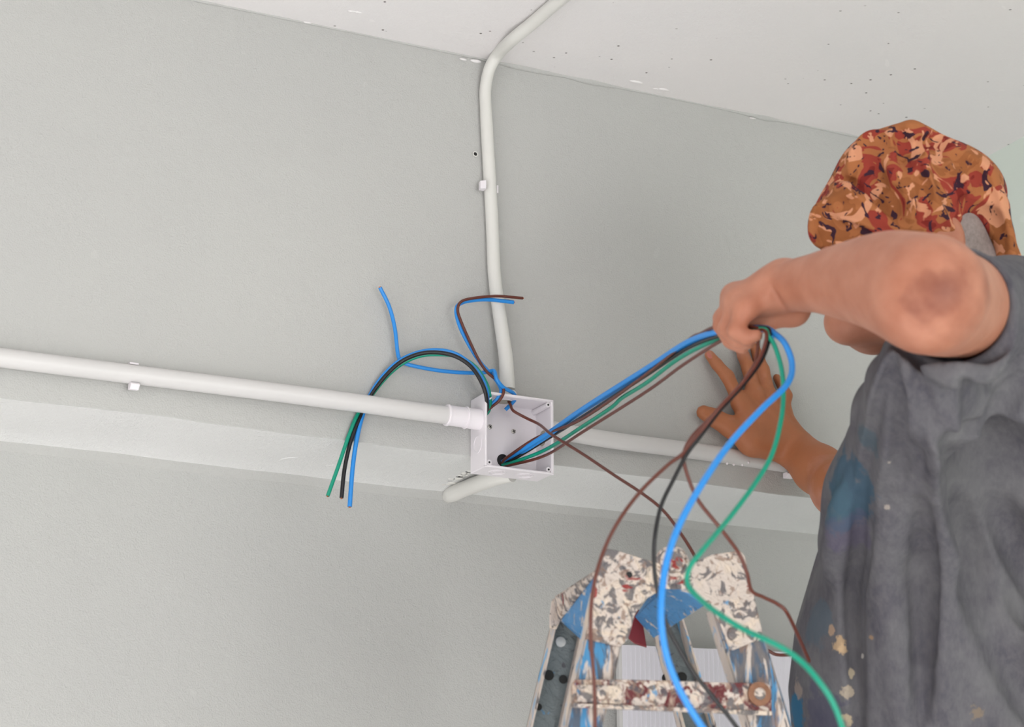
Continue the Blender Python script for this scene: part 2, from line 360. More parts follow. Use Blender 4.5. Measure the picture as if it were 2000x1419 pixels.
# outer rim lip
m = MB(); g = .0009
for (a, b) in (((xl-g, zbot-g), (xr+g, zbot+.0018)), ((xl-g, ztop-.0018), (xr+g, ztop+g)), ((xl-g, zbot), (xl+.0018, ztop)), ((xr-.0018, zbot), (xr+g, ztop))):
    m.box((a[0], -BD-.0006, a[1]), (b[0], -BD+.0035, b[1]))
m.build('box_rim', M['pvc_box'], jb, bevel=.0006)
for sx, sz in ((0, 0), (0, 1), (1, 0), (1, 1)):
    cx = (xl+t+.0035) if not sx else (xr-t-.0035); cz = (zbot+t+.0035) if not sz else (ztop-t-.0035)
    p = MB().tube([(cx, -.003, cz), (cx, -BD+.0015, cz)], [.0042, .0036], 16).build('corner_post', M['pvc_box'], jb, smooth=40)
    MB().cyl((cx, -BD+.0014, cz), (cx, -BD+.0008, cz), .0014, n=12).build('screw_hole', M['dark'], p)
ybk = -.0005-t
for (a, b) in ((957, 833), (1003, 842)):
    q = U(a, b, ybk-.0006); s = MB().tube([(q[0], ybk, q[2]), (q[0], ybk-.0012, q[2]), (q[0], ybk-.0018, q[2])], [.0034, .0033, .002], 18).build('screw', M['steel'], jb, smooth=50)
    m = MB()
    for an in (.6, .6+math.pi/2):
        u = np.array([math.cos(an), 0, math.sin(an)]); v = np.array([-math.sin(an), 0, math.cos(an)]); c0 = np.array([q[0], ybk-.0021, q[2]])
        m.prism([c0+u*.0024+v*.0005, c0-u*.0024+v*.0005, c0-u*.0024-v*.0005, c0+u*.0024-v*.0005], (0, .0004, 0))
    m.build('screw_slot', M['dark'], s)
def knock(c, ax, r, bore=False):
    o = MB().ring(c, ax, r-.0013, r, .0007).build('knockout_ring', M['pvc_box'], jb, smooth=40)
    if bore:
        a = np.array(ax, float); MB().cyl(np.array(c)+a*.0002, np.array(c)+a*.0004, r-.0014).build('conduit_opening', M['dark'] if bore == 2 else simple('grey_opening', lin(170, 165, 150), .6), o)
qb = U(982, 899, ybk); knock((qb[0], ybk, qb[2]), (0, -1, 0), .0105, 2)
q = U(1033, 895, ybk); knock((q[0], ybk, q[2]), (0, -1, 0), .009)
zc = (zbot+ztop)/2
knock((xr-t, -.024, zc+.004), (-1, 0, 0), .0125, 1); knock(((xl+xr)/2-.012, -.024, ztop-t), (0, 0, -1), .0125, 1)
for dx in (-.022, .02): knock(((xl+xr)/2+dx, -.024, zbot), (0, 0, -1), .0125); knock(((xl+xr)/2+dx, -.024, zbot), (0, 0, -1), .008)
knock((xl, -.024, zbot+.036), (-1, 0, 0), .0125)
# couplings
a0, a1, a2, a3 = U(871, 810, -.030), U(908, 815, -.030), U(912, 815.5, -.030), np.array([xl+.001, -.030, U(935, 819, -.03)[2]])
m = MB().tube([a0, a0+(a1-a0)*.05, a0+(a1-a0)*.12, a0+(a1-a0)*.13, a1], [.0145, .0152, .0149, .0139, .0139], 28); m.tube([a1, a1+(a3-a1)*.06, a1+(a3-a1)*.1, a3], [.0152, .0155, .0142, .0146], 28)
m.build('conduit_coupling', M['pvc_box'], lp, smooth=35)
pz = U(991, 752, -.024); m = MB().tube([(pz[0], -.024, ztop+.012), (pz[0], -.024, ztop+.010), (pz[0], -.024, ztop+.0005)], [.0115, .0128, .0128], 28); m.tube([(pz[0], -.024, ztop+.004), (pz[0], -.024, ztop)], .0158, 28)
m.build('conduit_coupling', M['pvc_old'], vp, smooth=35)
m = MB().tube([(xr-.001, -.026, U(1080, 838, -.026)[2]), (xr+.006, -.026, U(1086, 839, -.026)[2])], .0145, 28); m.build('conduit_coupling', M['pvc_box'], rp, smooth=35)

# ------------------------------------------------------------------ wires
def wire(kind, pts, r, label, group, tip=None, step=8):
    P = spline(pts, step); o = MB().tube(P, r, 12).build(kind+'_wire', M[kind], smooth=60); tag(o, label, 'wire', group)
    for e in (tip or []):
        a, b = (P[-2], P[-1]) if e == 1 else (P[1], P[0]); d = (b-a)/np.linalg.norm(b-a)
        MB().cyl(b-d*.0001, b+d*.0012, r*.5, n=10).build('copper_core', M['copper'], o, smooth=60)
    return o
G1 = 'wire tails curving out of the left of the box'
inL = [(957, 822, -.012), (951, 803, -.022)]
def UP(l): return [U(a, b, c) for a, b, c in l]
wire('blue', UP([(938, 818, -.030), (949, 800, -.034), (951, 768, -.050), (940, 737, -.052), (920, 712, -.048), (892, 692, -.044), (860, 684, -.038), (822, 687, -.03), (783, 703, -.02), (750, 732, -.012), (724, 770, -.006), (709, 808, -.005), (698, 851, -.006), (689, 911, -.006), (683, 989, -.006)]), .0031, 'blue wire arching left from the box and ending lowest of the three tails', G1, [1])
wire('black', UP([(938, 818, -.030), (950, 802, -.036), (949, 770, -.055), (936, 738, -.056), (917, 713, -.051), (888, 695, -.046), (853, 688, -.040), (818, 691, -.032), (782, 707, -.022), (750, 737, -.014), (722, 775, -.0065), (704, 812, -.006), (686, 858, -.006), (673, 915, -.006), (667, 972, -.006)]), .0028, 'black wire arching left from the box between the blue and green tails', G1, [1])
wire('green', UP([(938, 818, -.030), (955, 800, -.034), (956, 768, -.047), (944, 737, -.049), (924, 712, -.045), (893, 696, -.041), (857, 692, -.036), (820, 695, -.028), (784, 711, -.018), (752, 739, -.0085), (718, 782, -.0055), (698, 810, -.0055), (681, 851, -.006), (659, 915, -.006), (640, 968, -.006)]), .0026, 'green wire arching left from the box, leftmost tail below the conduit', G1, [1])
G2 = 'wire ends looping up above the box'
wire('brown', UP([(938, 816, -.030), (957, 797, -.036), (976, 781, -.05), (984, 762, -.052), (974, 745, -.048), (953, 728, -.044), (937, 706, -.040), (921, 674, -.038), (902, 631, -.036), (894, 605, -.036), (902, 588, -.038), (931, 581, -.040), (973, 578, -.042), (1021, 582, -.044)]), .0020, 'brown wire bent sharply and pointing right over the vertical conduit', G2, [1])
wire('blue', UP([(938, 814, -.028), (954, 795, -.034), (971, 779, -.044), (979, 763, -.046), (972, 746, -.043), (957, 728, -.040), (940, 710, -.036), (920, 680, -.032), (899, 639, -.031), (891, 606, -.031), (900, 592, -.031), (925, 586, -.034), (957, 585, -.036), (1003, 590, -.038)]), .0028, 'blue wire just below the brown one, ending over the vertical conduit', G2, [1])
wire('blue', UP([(987, 800, -.024), (1000, 787, -.03), (1006, 778, -.036), (1002, 767, -.042), (983, 756, -.052), (970, 740, -.056), (965, 724, -.05), (952, 726, -.04), (924, 728, -.026), (863, 724, -.02), (803, 713, -.016), (784, 704, -.014), (777, 690, -.013), (771, 640, -.014), (760, 598, -.016), (742, 561, -.02)]), .0027, 'blue wire kinked across the arch and pointing up to the left', G2, [1])
def mixp(l): return [U(a, b, -c) if c < .5 else D(a, b, c) for a, b, c in l]
wire('brown', mixp([(990, 778, .024), (997, 790, .035), (1003, 802, .048), (1028, 816, .06), (1054, 829, .09), (1080, 850, 2.96), (1141, 888, 2.88), (1202, 929, 2.80), (1254, 963, 2.74), (1294, 995, 2.70), (1326, 1036, 2.67), (1355, 1082, 2.65), (1378, 1130, 2.64), (1420, 1200, 2.64), (1470, 1258, 2.64), (1500, 1270, 2.64), (1518, 1278, 2.64), (1550, 1278, 2.63)]), .0020, 'thin brown wire running from the box down behind the stepladder', 'wires leading down to the right')
G3 = 'wires pulled taut from the box through the fist'
hz = 2.415
st_ = (984, 900, .004)
wire('brown', mixp([(980, 904, .004), (990, 893, .02), (1035, 862, .06), (1067, 846, .10), (1140, 816, 2.90), (1263, 730, 2.68), (1344, 664, 2.54), (1369, 651, 2.50), (1400, 637, 2.44), (1440, 638, 2.41), (1478, 640, 2.395), (1481, 655, 2.39), (1478, 694, 2.38), (1466, 724, 2.37), (1426, 777, 2.35), (1383, 820, 2.34), (1353, 851, 2.33), (1337, 880, 2.33), (1337, 908, 2.33), (1361, 972, 2.33), (1406, 1030, 2.33), (1443, 1080, 2.34), (1459, 1119, 2.34), (1468, 1153, 2.35), (1492, 1166, 2.36), (1520, 1180, 2.37), (1541, 1203, 2.38), (1580, 1290, 2.46)]), .0020, 'brown wire dropping from the fist past the right top plate to the shirt', G3)
wire('blue', mixp([(981, 902, .004), (1000, 890, .02), (1067, 848, .10), (1140, 797, 2.90), (1263, 719, 2.68), (1344, 667, 2.54), (1402, 648, 2.445), (1450, 646, 2.425), (1496, 642, 2.41), (1514, 652, 2.385), (1534, 672, 2.36), (1547, 712, 2.34), (1537, 750, 2.31), (1487, 799, 2.27), (1426, 865, 2.22), (1369, 948, 2.16), (1324, 1031, 2.12), (1299, 1111, 2.10), (1291, 1200, 2.09), (1300, 1272, 2.09), (1320, 1330, 2.09), (1345, 1378, 2.09), (1385, 1440, 2.09), (1430, 1510, 2.1)]), .0033, 'thick blue wire looping from the fist down in front of the stepladder', G3)
wire('blue', mixp([(984, 906, .004), (1004, 893, .018), (1067, 853, .09), (1140, 802, 2.92), (1263, 725, 2.70), (1344, 671, 2.55), (1404, 650, 2.45), (1450, 641, 2.42), (1495, 640, 2.41), (1506, 648, 2.40), (1507, 664, 2.4)]), .0028, 'second blue wire under the thick one, short end poking from the fist', G3, [1])
wire('black', mixp([(983, 904, .004), (1002, 897, .02), (1067, 858, .08), (1140, 812, 2.91), (1263, 732, 2.69), (1344, 679, 2.55), (1406, 655, 2.44), (1450, 645, 2.41), (1495, 640, 2.40), (1503, 656, 2.385), (1488, 702, 2.37), (1451, 752, 2.35), (1406, 801, 2.33), (1369, 850, 2.31), (1342, 886, 2.30), (1316, 935, 2.29), (1291, 988, 2.28), (1279, 1049, 2.27), (1278, 1111, 2.27), (1286, 1160, 2.27), (1305, 1225, 2.27), (1350, 1306, 2.27), (1381, 1346, 2.27), (1438, 1418, 2.27), (1480, 1480, 2.28)]), .0022, 'black wire hanging from the fist over the ladder hinge bolt', G3)
wire('brown', mixp([(982, 908, .004), (1000, 907, .02), (1067, 888, .08), (1140, 842, 2.90), (1263, 764, 2.68), (1336, 711, 2.55), (1416, 661, 2.43), (1450, 652, 2.41), (1488, 643, 2.39), (1497, 658, 2.375), (1483, 700, 2.36), (1449, 748, 2.34), (1404, 797, 2.32), (1366, 845, 2.31), (1334, 885, 2.30), (1304, 908, 2.29), (1254, 956, 2.27), (1214, 1008, 2.25), (1185, 1061, 2.24), (1165, 1119, 2.23), (1155, 1180, 2.23), (1154, 1250, 2.23), (1159, 1310, 2.23), (1162, 1370, 2.23), (1163, 1440, 2.23)]), .0020, 'brown wire sweeping left from the fist and down along the left rail', G3)
wire('green', mixp([(981, 907, .004), (1000, 903, .02), (1067, 877, .08), (1140, 831, 2.91), (1193, 796, 2.82), (1216, 776, 2.78), (1263, 747, 2.69), (1324, 701, 2.58), (1385, 669, 2.48), (1440, 648, 2.42), (1490, 642, 2.39), (1500, 655, 2.38), (1513, 675, 2.37), (1526, 718, 2.35), (1530, 763, 2.33), (1526, 816, 2.30), (1508, 886, 2.26), (1475, 943, 2.22), (1426, 1009, 2.16), (1372, 1074, 2.10), (1347, 1108, 2.08), (1343, 1140, 2.07), (1368, 1170, 2.05), (1405, 1199, 2.02), (1450, 1227, 2.00), (1495, 1248, 1.98), (1537, 1270, 1.97), (1571, 1297, 1.96), (1602, 1333, 1.95), (1626, 1370, 1.95), (1645, 1419, 1.95), (1660, 1480, 1.96)]), .0025, 'green wire dropping from the fist and crossing in front of the shirt', G3)

# ------------------------------------------------------------------ white board behind the ladder
DR = -1220/F*_r - 1450/F*_u + _fw; DR[2] = 0; DR /= np.linalg.norm(DR); DS = np.array([DR[1], -DR[0], 0])   # ladder axes: across the view and away
p0 = U(1214, 1258, .165); hgt = p0[2]
bd = empty('white_board', (p0[0], p0[1], 0)); tag(bd, 'tall white ribbed board standing on the floor behind the stepladder', 'board')
q0 = np.array([p0[0], p0[1], 0]); L = .34
M['board'] = simple('white_board_face', lin(226, 224, 232), .5, .03, 8)
MB().prism([q0, q0+DS*L, q0+DS*L+Zv*hgt, q0+Zv*hgt], DR*.013).build('board_panel', M['board'], bd, bevel=.001)
MB().prism([q0-DS*.005, q0, q0+Zv*hgt, q0-DS*.005+Zv*hgt], DR*.016-DR*.003).build('board_edge', M['pvc'], bd)
m = MB()
for k in range(1, 48):
    a = q0+DS*(L*k/48); m.prism([a, a+DS*.0022, a+DS*.0022+Zv*(hgt-.004), a+Zv*(hgt-.004)], -DR*.0007)
m.build('ribbing', M['board'], bd)

# ------------------------------------------------------------------ stepladder
ZN = 2.43; N0 = D(1313, 1098, ZN); SEP = .22
def LP(px, py, s=0.0):                        # on the ladder side plane, s metres beyond the near one
    d = ray(px, py); return CAM + d*(np.dot(N0+DR*s-CAM, DR)/np.dot(d, DR))
foot = N0.copy(); foot[2] = 0
lad = empty('stepladder', tuple(foot)); tag(lad, 'paint-splattered folding metal stepladder below the wires', 'stepladder')
M['splat'] = splat_mat('cream_paint_splatter', lin(112, 106, 106), .55, 1.3, .8, .3)
M['splatr'] = splat_mat('pale_paint_splatter', lin(130, 122, 122), 1.1, 8.3, .35, .15)
M['splat2'] = splat_mat('cream_paint_on_blue_rail', lin(66, 132, 178), .0, 5.1, .9, .0, (1, 1, .2))
M['splat3'] = splat_mat('red_and_cream_bar', lin(96, 34, 38), .1, 9.4, .35, .45)
M['bluepl'] = splat_mat('scratched_blue_paint', lin(72, 132, 182), -.45, 2.2, -.6, -.6, (1, 1, 1))
M['galv'] = splat_mat('galvanised_inner_face', lin(108, 116, 118), -1.2, 4.4, -.5, -1.5)
M['redpl'] = simple('dark_red_plate', lin(120, 28, 36), .5, .2, 20)
M['rust'] = simple('rusty_washer', lin(140, 98, 74), .7, .5, 160, bmp=.4)
def down(a, b):                               # follow the line a->b down to the floor
    return a+(b-a)*(a[2]/(a[2]-b[2]))
def rail(tl, tr, bl, br, s, mat, matf, fl, opening):
    # channel rail: web in the side plane, flanges towards the far (+DR) or near side
    A, B = LP(*tl, s), LP(*tr, s); C0, D0 = down(A, LP(*bl, s)), down(B, LP(*br, s))
    th = .0022; sg = 1 if opening == 'far' else -1; e = DR*sg
    r = MB().prism([A, B, D0, C0], e*th).build('rail', mat, lad)
    ab = (B-A)/np.linalg.norm(B-A)
    for P, Q, dd in ((A, C0, ab), (B, D0, -ab)):
        MB().prism([P, P+dd*th, Q+dd*th, Q], e*fl).build('rail_flange', matf, r)
    MB().prism([C0-ab*.004-Zv*0, D0+ab*.004, D0+ab*.004+Zv*.03, C0-ab*.004+Zv*.03], e*(fl+.003)).build('rubber_foot', M['dark'], r)
    return r, (A, B, C0, D0)
fl = .022
M['flangeL'] = splat_mat('white_and_blue_flange', lin(110, 165, 205), .5, 7.7, -.3, -.6, (1, 1, .3))
rNL, gNL = rail((1164, 1150), (1232, 1180), (1105, 1419), (1177, 1419), 0, M['splat2'], M['flangeL'], fl, 'far')
rNR, gNR = rail((1392, 1190), (1470, 1170), (1464, 1419), (1547, 1419), 0, M['splat2'], M['flangeL'], fl, 'far')
rFL, gFL = rail((1080, 1200), (1140, 1200), (1028, 1419), (1092, 1419), SEP, M['galv'], M['flangeL'], fl, 'near')
rFR, gFR = rail((1262, 1190), (1316, 1190), (1322, 1419), (1386, 1419), SEP, M['galv'], M['flangeL'], fl, 'near')
for (r_, lst, s) in ((rFL, ((1095, 1253, .006), (1072, 1318, .006), (1100, 1326, .005), (1052, 1380, .004)), SEP), (rFR, ((1332, 1322, .006), (1302, 1324, .006)), SEP)):
    for a, b, rr_ in lst:
        q = LP(a, b, s-.0035); MB().cyl(q, q-DR*.0006, rr_).build('rivet_hole', M['dark'] if b != 1253 else M['steel'], r_, smooth=40)
def plate(name, poly, s, mat, th, parent=lad, bev=.0012):
    return MB().prism([LP(a, b, s) for a, b in poly], DR*th).build(name, mat, parent, bevel=bev)
pl = plate('top_plate', [(1186, 1070), (1206, 1074), (1262, 1092), (1292, 1098), (1296, 1150), (1262, 1168), (1240, 1200), (1228, 1246), (1213, 1262), (1166, 1252), (1144, 1246), (1150, 1212), (1160, 1150), (1172, 1100)], -.004, M['splat'], .004)
MB().cyl(LP(1229, 1122, -.0045), LP(1229, 1122, -.0049), .0035).build('plate_hole', M['dark'], pl)
pr = plate('top_plate', [(1336, 1096), (1352, 1100), (1392, 1082), (1446, 1074), (1456, 1086), (1462, 1118), (1480, 1190), (1490, 1236), (1488, 1248), (1464, 1256), (1430, 1270), (1424, 1262), (1404, 1210), (1388, 1186), (1364, 1164), (1340, 1136), (1316, 1130)], -.004, M['splatr'], .004)
q = LP(1434, 1238, -.004); MB().tube([q, q-DR*.004, q-DR*.006], [.0085, .008, .004], 18).build('rivet', M['splat'], pr, smooth=50)
hg = plate('hinge_lug', [(1313+36*math.cos(a)*(.95), 1102+38*math.sin(a)) for a in [2*math.pi*k/28 for k in range(28)]], -.008, M['splat'], .004)
q = LP(1316, 1098, -.008); MB().cyl(q, q-DR*.006, .0118, n=6).build('hinge_bolt', M['splat'], hg, bevel=.001)
MB().ring(q, -DR, .0118, .0155, .0012).build('washer', M['splatr'], hg, smooth=40)
plate('hinge_link', [(1286, 1120), (1345, 1122), (1352, 1150), (1310, 1150), (1284, 1146)], -.006, M['splat'], .002)
# topmost treads: folded channels between the side planes
def tread(poly0, s0, s1, mat, name='step', th=.003):
    P = [LP(a, b, s0) for a, b in poly0]
    return P
def tread2(A, B, s_from, s_to, mat, lip=.02, lipdir=-1):
    # A,B world points on the near plane giving the tread's width line
    e = DR*(s_to-s_from); th = np.cross(B-A, DR); th /= np.linalg.norm(th); th = th if th[2] < 0 else -th
    m = MB(); P = [A, B, B+th*.0025, A+th*.0025]; m.prism(P, e)
    for Q, dd in ((A, (B-A)), (B, (A-B))):
        dd = dd/np.linalg.norm(dd); m.prism([Q, Q+dd*.0025, Q+dd*.0025+th*lip, Q+th*lip], e)
    return m.build('step', mat, lad, bevel=.0006)
MB().hexa([LP(1165, 1122, .001), LP(1226, 1150, .001), LP(1150, 1190, SEP), LP(1084, 1174, SEP)]+[p+Zv*.006 for p in (LP(1165, 1122, .001), LP(1226, 1150, .001), LP(1150, 1190, SEP), LP(1084, 1174, SEP))]).build('tread_top', M['splat'], lad)
def quad_slab(c4, th, mat, name):
    P = [LP(*c) for c in c4]; nn = np.cross(P[1]-P[0], P[2]-P[0]); nn /= np.linalg.norm(nn)
    if nn[2] < 0: nn = -nn
    return MB().prism(P, nn*th).build(name, mat, lad, bevel=.0008)
quad_slab([(1163, 1122, 0.002), (1165, 1230, .002), (1136, 1250, SEP-.02), (1094, 1212, SEP-.02)], .003, M['bluepl'], 'step')
quad_slab([(1083, 1172, SEP-.022), (1165, 1118, .002), (1163, 1124, .002), (1094, 1212, SEP-.02)], .003, M['splat'], 'step_edge')
quad_slab([(1312, 1138, .004), (1376, 1182, .004), (1276, 1246, SEP-.03), (1240, 1204, SEP-.03)], .003, M['bluepl'], 'step')
quad_slab([(1300, 1120, .004), (1312, 1138, .004), (1240, 1204, SEP-.03), (1256, 1180, SEP-.03)], .003, M['bluepl'], 'step_edge')
plate('side_plate', [(1078, 1172), (1100, 1174), (1104, 1190), (1088, 1228), (1074, 1226), (1074, 1200)], SEP-.024, splat_mat('red_spotted_plate', lin(214, 196, 180), .6, 3.9, -.2, .8), .003)
plate('side_plate', [(1228, 1190), (1252, 1190), (1264, 1264), (1240, 1256), (1228, 1246)], SEP-.026, M['redpl'], .003)
# spreader bar across the near side
bar = plate('spreader_bar', [(1118, 1334), (1124, 1326), (1220, 1326), (1500, 1334), (1507, 1340), (1508, 1394), (1480, 1393), (1124, 1378), (1118, 1370)], -.014, M['splat3'], .007)
plate('bar_lip', [(1120, 1372), (1508, 1388), (1508, 1396), (1120, 1380)], -.018, M['splat'], .005, bar, .0008)
q = LP(1482, 1355, -.015); MB().ring(q, -DR, .006, .0128, .003).build('washer', M['rust'], bar, smooth=40)
MB().tube([q, q-DR*.004, q-DR*.006], [.0068, .0064, .003], 16).build('rivet', M['splat'], bar, smooth=50)
plate('bar_sleeve', [(1128, 1336), (1204, 1338), (1217, 1348), (1217, 1366), (1204, 1374), (1128, 1370)], -.017, M['splat'], .004, bar)
for a in (1142, 1176):
    q = LP(a, 1355, -.017); MB().tube([q, q-DR*.003, q-DR*.005], [.007, .0066, .003], 16).build('rivet', M['splat'], bar, smooth=50)
# lower treads (below the frame) down both sides
def lerp(a, b, t): return a+(b-a)*t
for z in (1.58, 1.30, 1.02, .74, .46, .2):
    for g0, g1 in ((gNL, gFL), (gNR, gFR)):
        pts = []
        for g in (g0, g1):
            for (a, c) in ((g[0], g[2]), (g[1], g[3])):
                pts.append(lerp(a, c, (a[2]-z)/(a[2]-c[2])))
        P = [pts[0], pts[1], pts[3], pts[2]]; P = [p+DR*(.003 if i < 2 else -.003) for i, p in enumerate(P)]
        MB().prism(P, -Zv*.022).build('step', M['bluepl'], lad, bevel=.001)
gR = [gNR, gFR]
STEPZ = .74

# ------------------------------------------------------------------ implicit surfaces for the body and the clothes
class Field:
    def __init__(s, lo, hi, h):
        s.lo = np.array(lo, float); s.h = h; s.n = np.ceil((np.array(hi)-s.lo)/h).astype(int)+1
        s.g = np.full(s.n, 1.0, np.float32)
    def _sl(s, lo, hi):
        a = np.clip(np.floor((np.array(lo)-s.lo)/s.h).astype(int), 0, s.n); b = np.clip(np.ceil((np.array(hi)-s.lo)/s.h).astype(int)+1, 0, s.n)
        ax = [np.arange(a[i], b[i], dtype=np.float32)*np.float32(s.h)+np.float32(s.lo[i]) for i in range(3)]
        return tuple(slice(a[i], b[i]) for i in range(3)), np.meshgrid(*ax, indexing='ij', sparse=True)
    def _op(s, lo, hi, fn, k, op):
        sl, (X, Y, Z) = s._sl(lo, hi)
        if any(q.stop <= q.start for q in sl): return
        d = fn(X, Y, Z).astype(np.float32); g = s.g[sl]
        if op == 'add':
            if k > 0: hh = np.maximum(k-np.abs(g-d), 0)/k; s.g[sl] = np.minimum(g, d)-hh*hh*k*.25
            else: s.g[sl] = np.minimum(g, d)
        else:
            d = -d
            if k > 0: hh = np.maximum(k-np.abs(g-d), 0)/k; s.g[sl] = np.maximum(g, d)+hh*hh*k*.25
            else: s.g[sl] = np.maximum(g, d)
    def cap(s, a, b, ra, rb=None, k=.01, op='add'):     # tapered capsule
        a = np.array(a, float); b = np.array(b, float); rb = ra if rb is None else rb; ba = b-a; L2 = float(ba@ba)+1e-9
        m = max(ra, rb)+k+.012
        def fn(X, Y, Z):
            t = np.clip(((X-a[0])*ba[0]+(Y-a[1])*ba[1]+(Z-a[2])*ba[2])/L2, 0, 1)
            return np.sqrt((X-a[0]-t*ba[0])**2+(Y-a[1]-t*ba[1])**2+(Z-a[2]-t*ba[2])**2)-(ra+(rb-ra)*t)
        s._op(np.minimum(a, b)-m, np.maximum(a, b)+m, fn, k, op); return s
    def chain(s, P, R, k=.01, op='add'):
        for i in range(len(P)-1): s.cap(P[i], P[i+1], R[i], R[i+1], k, op)
        return s
    def ell(s, c, r, axes=None, k=.01, op='add'):       # ellipsoid with optional axes (rows)
        c = np.array(c, float); r = np.array(r, float); A = np.eye(3) if axes is None else np.array(axes, float); m = r.max()+k+.012
        def fn(X, Y, Z):
            x, y, z = X-c[0], Y-c[1], Z-c[2]; q = [(A[i][0]*x+A[i][1]*y+A[i][2]*z) for i in range(3)]
            k0 = np.sqrt(sum((q[i]/r[i])**2 for i in range(3))); k1 = np.sqrt(sum((q[i]/r[i]**2)**2 for i in range(3)))
            return k0*(k0-1)/np.maximum(k1, 1e-6)
        s._op(c-m, c+m, fn, k, op); return s
    def loft(s, L, k=.02, margin=.05):                  # stack of ellipses: (z, cx, cy, rx, ry)
        L = sorted(L); zs, cx, cy, rx, ry = [np.array(q, float) for q in zip(*L)]; m = margin
        lo = (min(cx-rx)-m, min(cy-ry)-m, zs[0]-m); hi = (max(cx+rx)+m, max(cy+ry)+m, zs[-1]+m)
        def fn(X, Y, Z):
            z = np.clip(Z, zs[0], zs[-1]); I = lambda a: np.interp(z, zs, a)
            a, b = I(rx), I(ry); x, y = X-I(cx), Y-I(cy)
            k0 = np.sqrt((x/a)**2+(y/b)**2); k1 = np.sqrt((x/a**2)**2+(y/b**2)**2)
            d = k0*(k0-1)/np.maximum(k1, 1e-6)
            dz = np.maximum(zs[0]-Z, Z-zs[-1])
            return np.maximum(d, dz)
        s._op(lo, hi, fn, k, 'add'); return s
    def blur(s, n=1):
        for _ in range(n):
            for ax in range(3):
                g = s.g; a = np.roll(g, 1, ax); b = np.roll(g, -1, ax); s.g = (a+2*g+b)*np.float32(.25)
        return s
    def val(s, p):
        q = np.clip((np.array(p)-s.lo)/s.h, 0, s.n-1.001); i = q.astype(int); f = q-i; g = s.g[i[0]:i[0]+2, i[1]:i[1]+2, i[2]:i[2]+2]
        g = g[0]*(1-f[0])+g[1]*f[0]; g = g[0]*(1-f[1])+g[1]*f[1]; return float(g[0]*(1-f[2])+g[1]*f[2])
    def hit(s, px, py, z0=1.7, z1=3.3):                 # where the photo's sight line meets the surface
        d = ray(px, py); z = z0
        while z < z1:
            p = CAM+d*z
            if np.all(p > s.lo) and np.all(p < s.lo+s.h*(s.n-1)) and s.val(p) <= 0: return p
            z += .003
        return None
    def mesh(s, name, mat, parent, lift=0.0):
        g = s.g.copy(); g[0] = g[-1] = 1; g[:, 0] = g[:, -1] = 1; g[:, :, 0] = g[:, :, -1] = 1
        ins = g < 0; n = np.array(g.shape)-1
        cnt = np.zeros(n, np.uint8)
        for dx in (0, 1):
            for dy in (0, 1):
                for dz in (0, 1): cnt += ins[dx:dx+n[0], dy:dy+n[1], dz:dz+n[2]]
        I = np.argwhere((cnt > 0) & (cnt < 8)); idx = np.full(n, -1, np.int32); idx[tuple(I.T)] = np.arange(len(I))
        acc = np.zeros((len(I), 3)); num = np.zeros(len(I))
        c = [np.array((i & 1, i >> 1 & 1, i >> 2 & 1)) for i in range(8)]
        V = [g[tuple((I+q).T)] for q in c]
        for i in range(8):
            for b in (1, 2, 4):
                j = i | b
                if j == i: continue
                a_, b_ = V[i], V[j]; cr = (a_ < 0) != (b_ < 0); t = np.where(cr, a_/np.where(cr, a_-b_, 1), 0)
                acc += (c[i]+(c[j]-c[i])*t[:, None])*cr[:, None]; num += cr
        P = (I+acc/num[:, None])*s.h+s.lo
        faces = []
        for ax in range(3):
            sl0 = [slice(None)]*3; sl1 = [slice(None)]*3; sl0[ax] = slice(0, -1); sl1[ax] = slice(1, None)
            a_, b_ = ins[tuple(sl0)], ins[tuple(sl1)]; E = np.argwhere(a_ != b_)
            o1, o2 = [(1, 2), (2, 0), (0, 1)][ax]; e1 = np.zeros(3, int); e2 = np.zeros(3, int); e1[o1] = 1; e2[o2] = 1
            ok = (E[:, o1] > 0) & (E[:, o2] > 0) & (E[:, o1] < n[o1]) & (E[:, o2] < n[o2]); E = E[ok]
            q = np.stack([idx[tuple((E-e1-e2).T)], idx[tuple((E-e2).T)], idx[tuple(E.T)], idx[tuple((E-e1).T)]], 1)
            flip = ~a_[tuple(E.T)]; q[flip] = q[flip][:, ::-1]; faces.append(q)
        Q = np.concatenate(faces)
        me = bpy.data.meshes.new(name); me.vertices.add(len(P)); me.vertices.foreach_set('co', P.astype(np.float32).ravel())
        me.loops.add(Q.size); me.loops.foreach_set('vertex_index', Q.astype(np.int32).ravel()); me.polygons.add(len(Q))
        me.polygons.foreach_set('loop_start', np.arange(0, Q.size, 4, dtype=np.int32)); me.update(calc_edges=True); me.validate(); me.shade_smooth()
        return link(name, me, mat, parent)

# ------------------------------------------------------------------ the electrician
# head frame: forward (towards the hands), side (towards camera), up
hf = np.array([-.955, .13, -.10]); hf /= np.linalg.norm(hf); hs = np.cross(hf, Zv); hs /= np.linalg.norm(hs); hu = np.cross(hs, hf); hu = hu if hu[2] > 0 else -hu
if hs[1] > 0: hs = -hs                                     # points to the camera side
HZ = 2.66
hc = D(1772, 452, HZ)                                       # cranium centre
def HD(f, sd, up): return hc+hf*f+hs*sd+hu*up
HA = [hf, hs, hu]
elbow = D(1812, 574, 2.20); shoL = D(1975, 640, 2.48); wrL = D(1532, 562, 2.42)
wrR = U(1560, 882, -.036)
shoR = D(1890, 800, 2.88); elR = D(1765, 1060, 2.95)
torso_c = D(1870, 1000, 2.66)
ped = np.array([torso_c[0], torso_c[1], 0.0])
person = empty('person', (float(ped[0]), float(ped[1]), STEPZ)); tag(person, 'person in stained grey t-shirt and camouflage head wrap, one fist gripping wires', 'person')
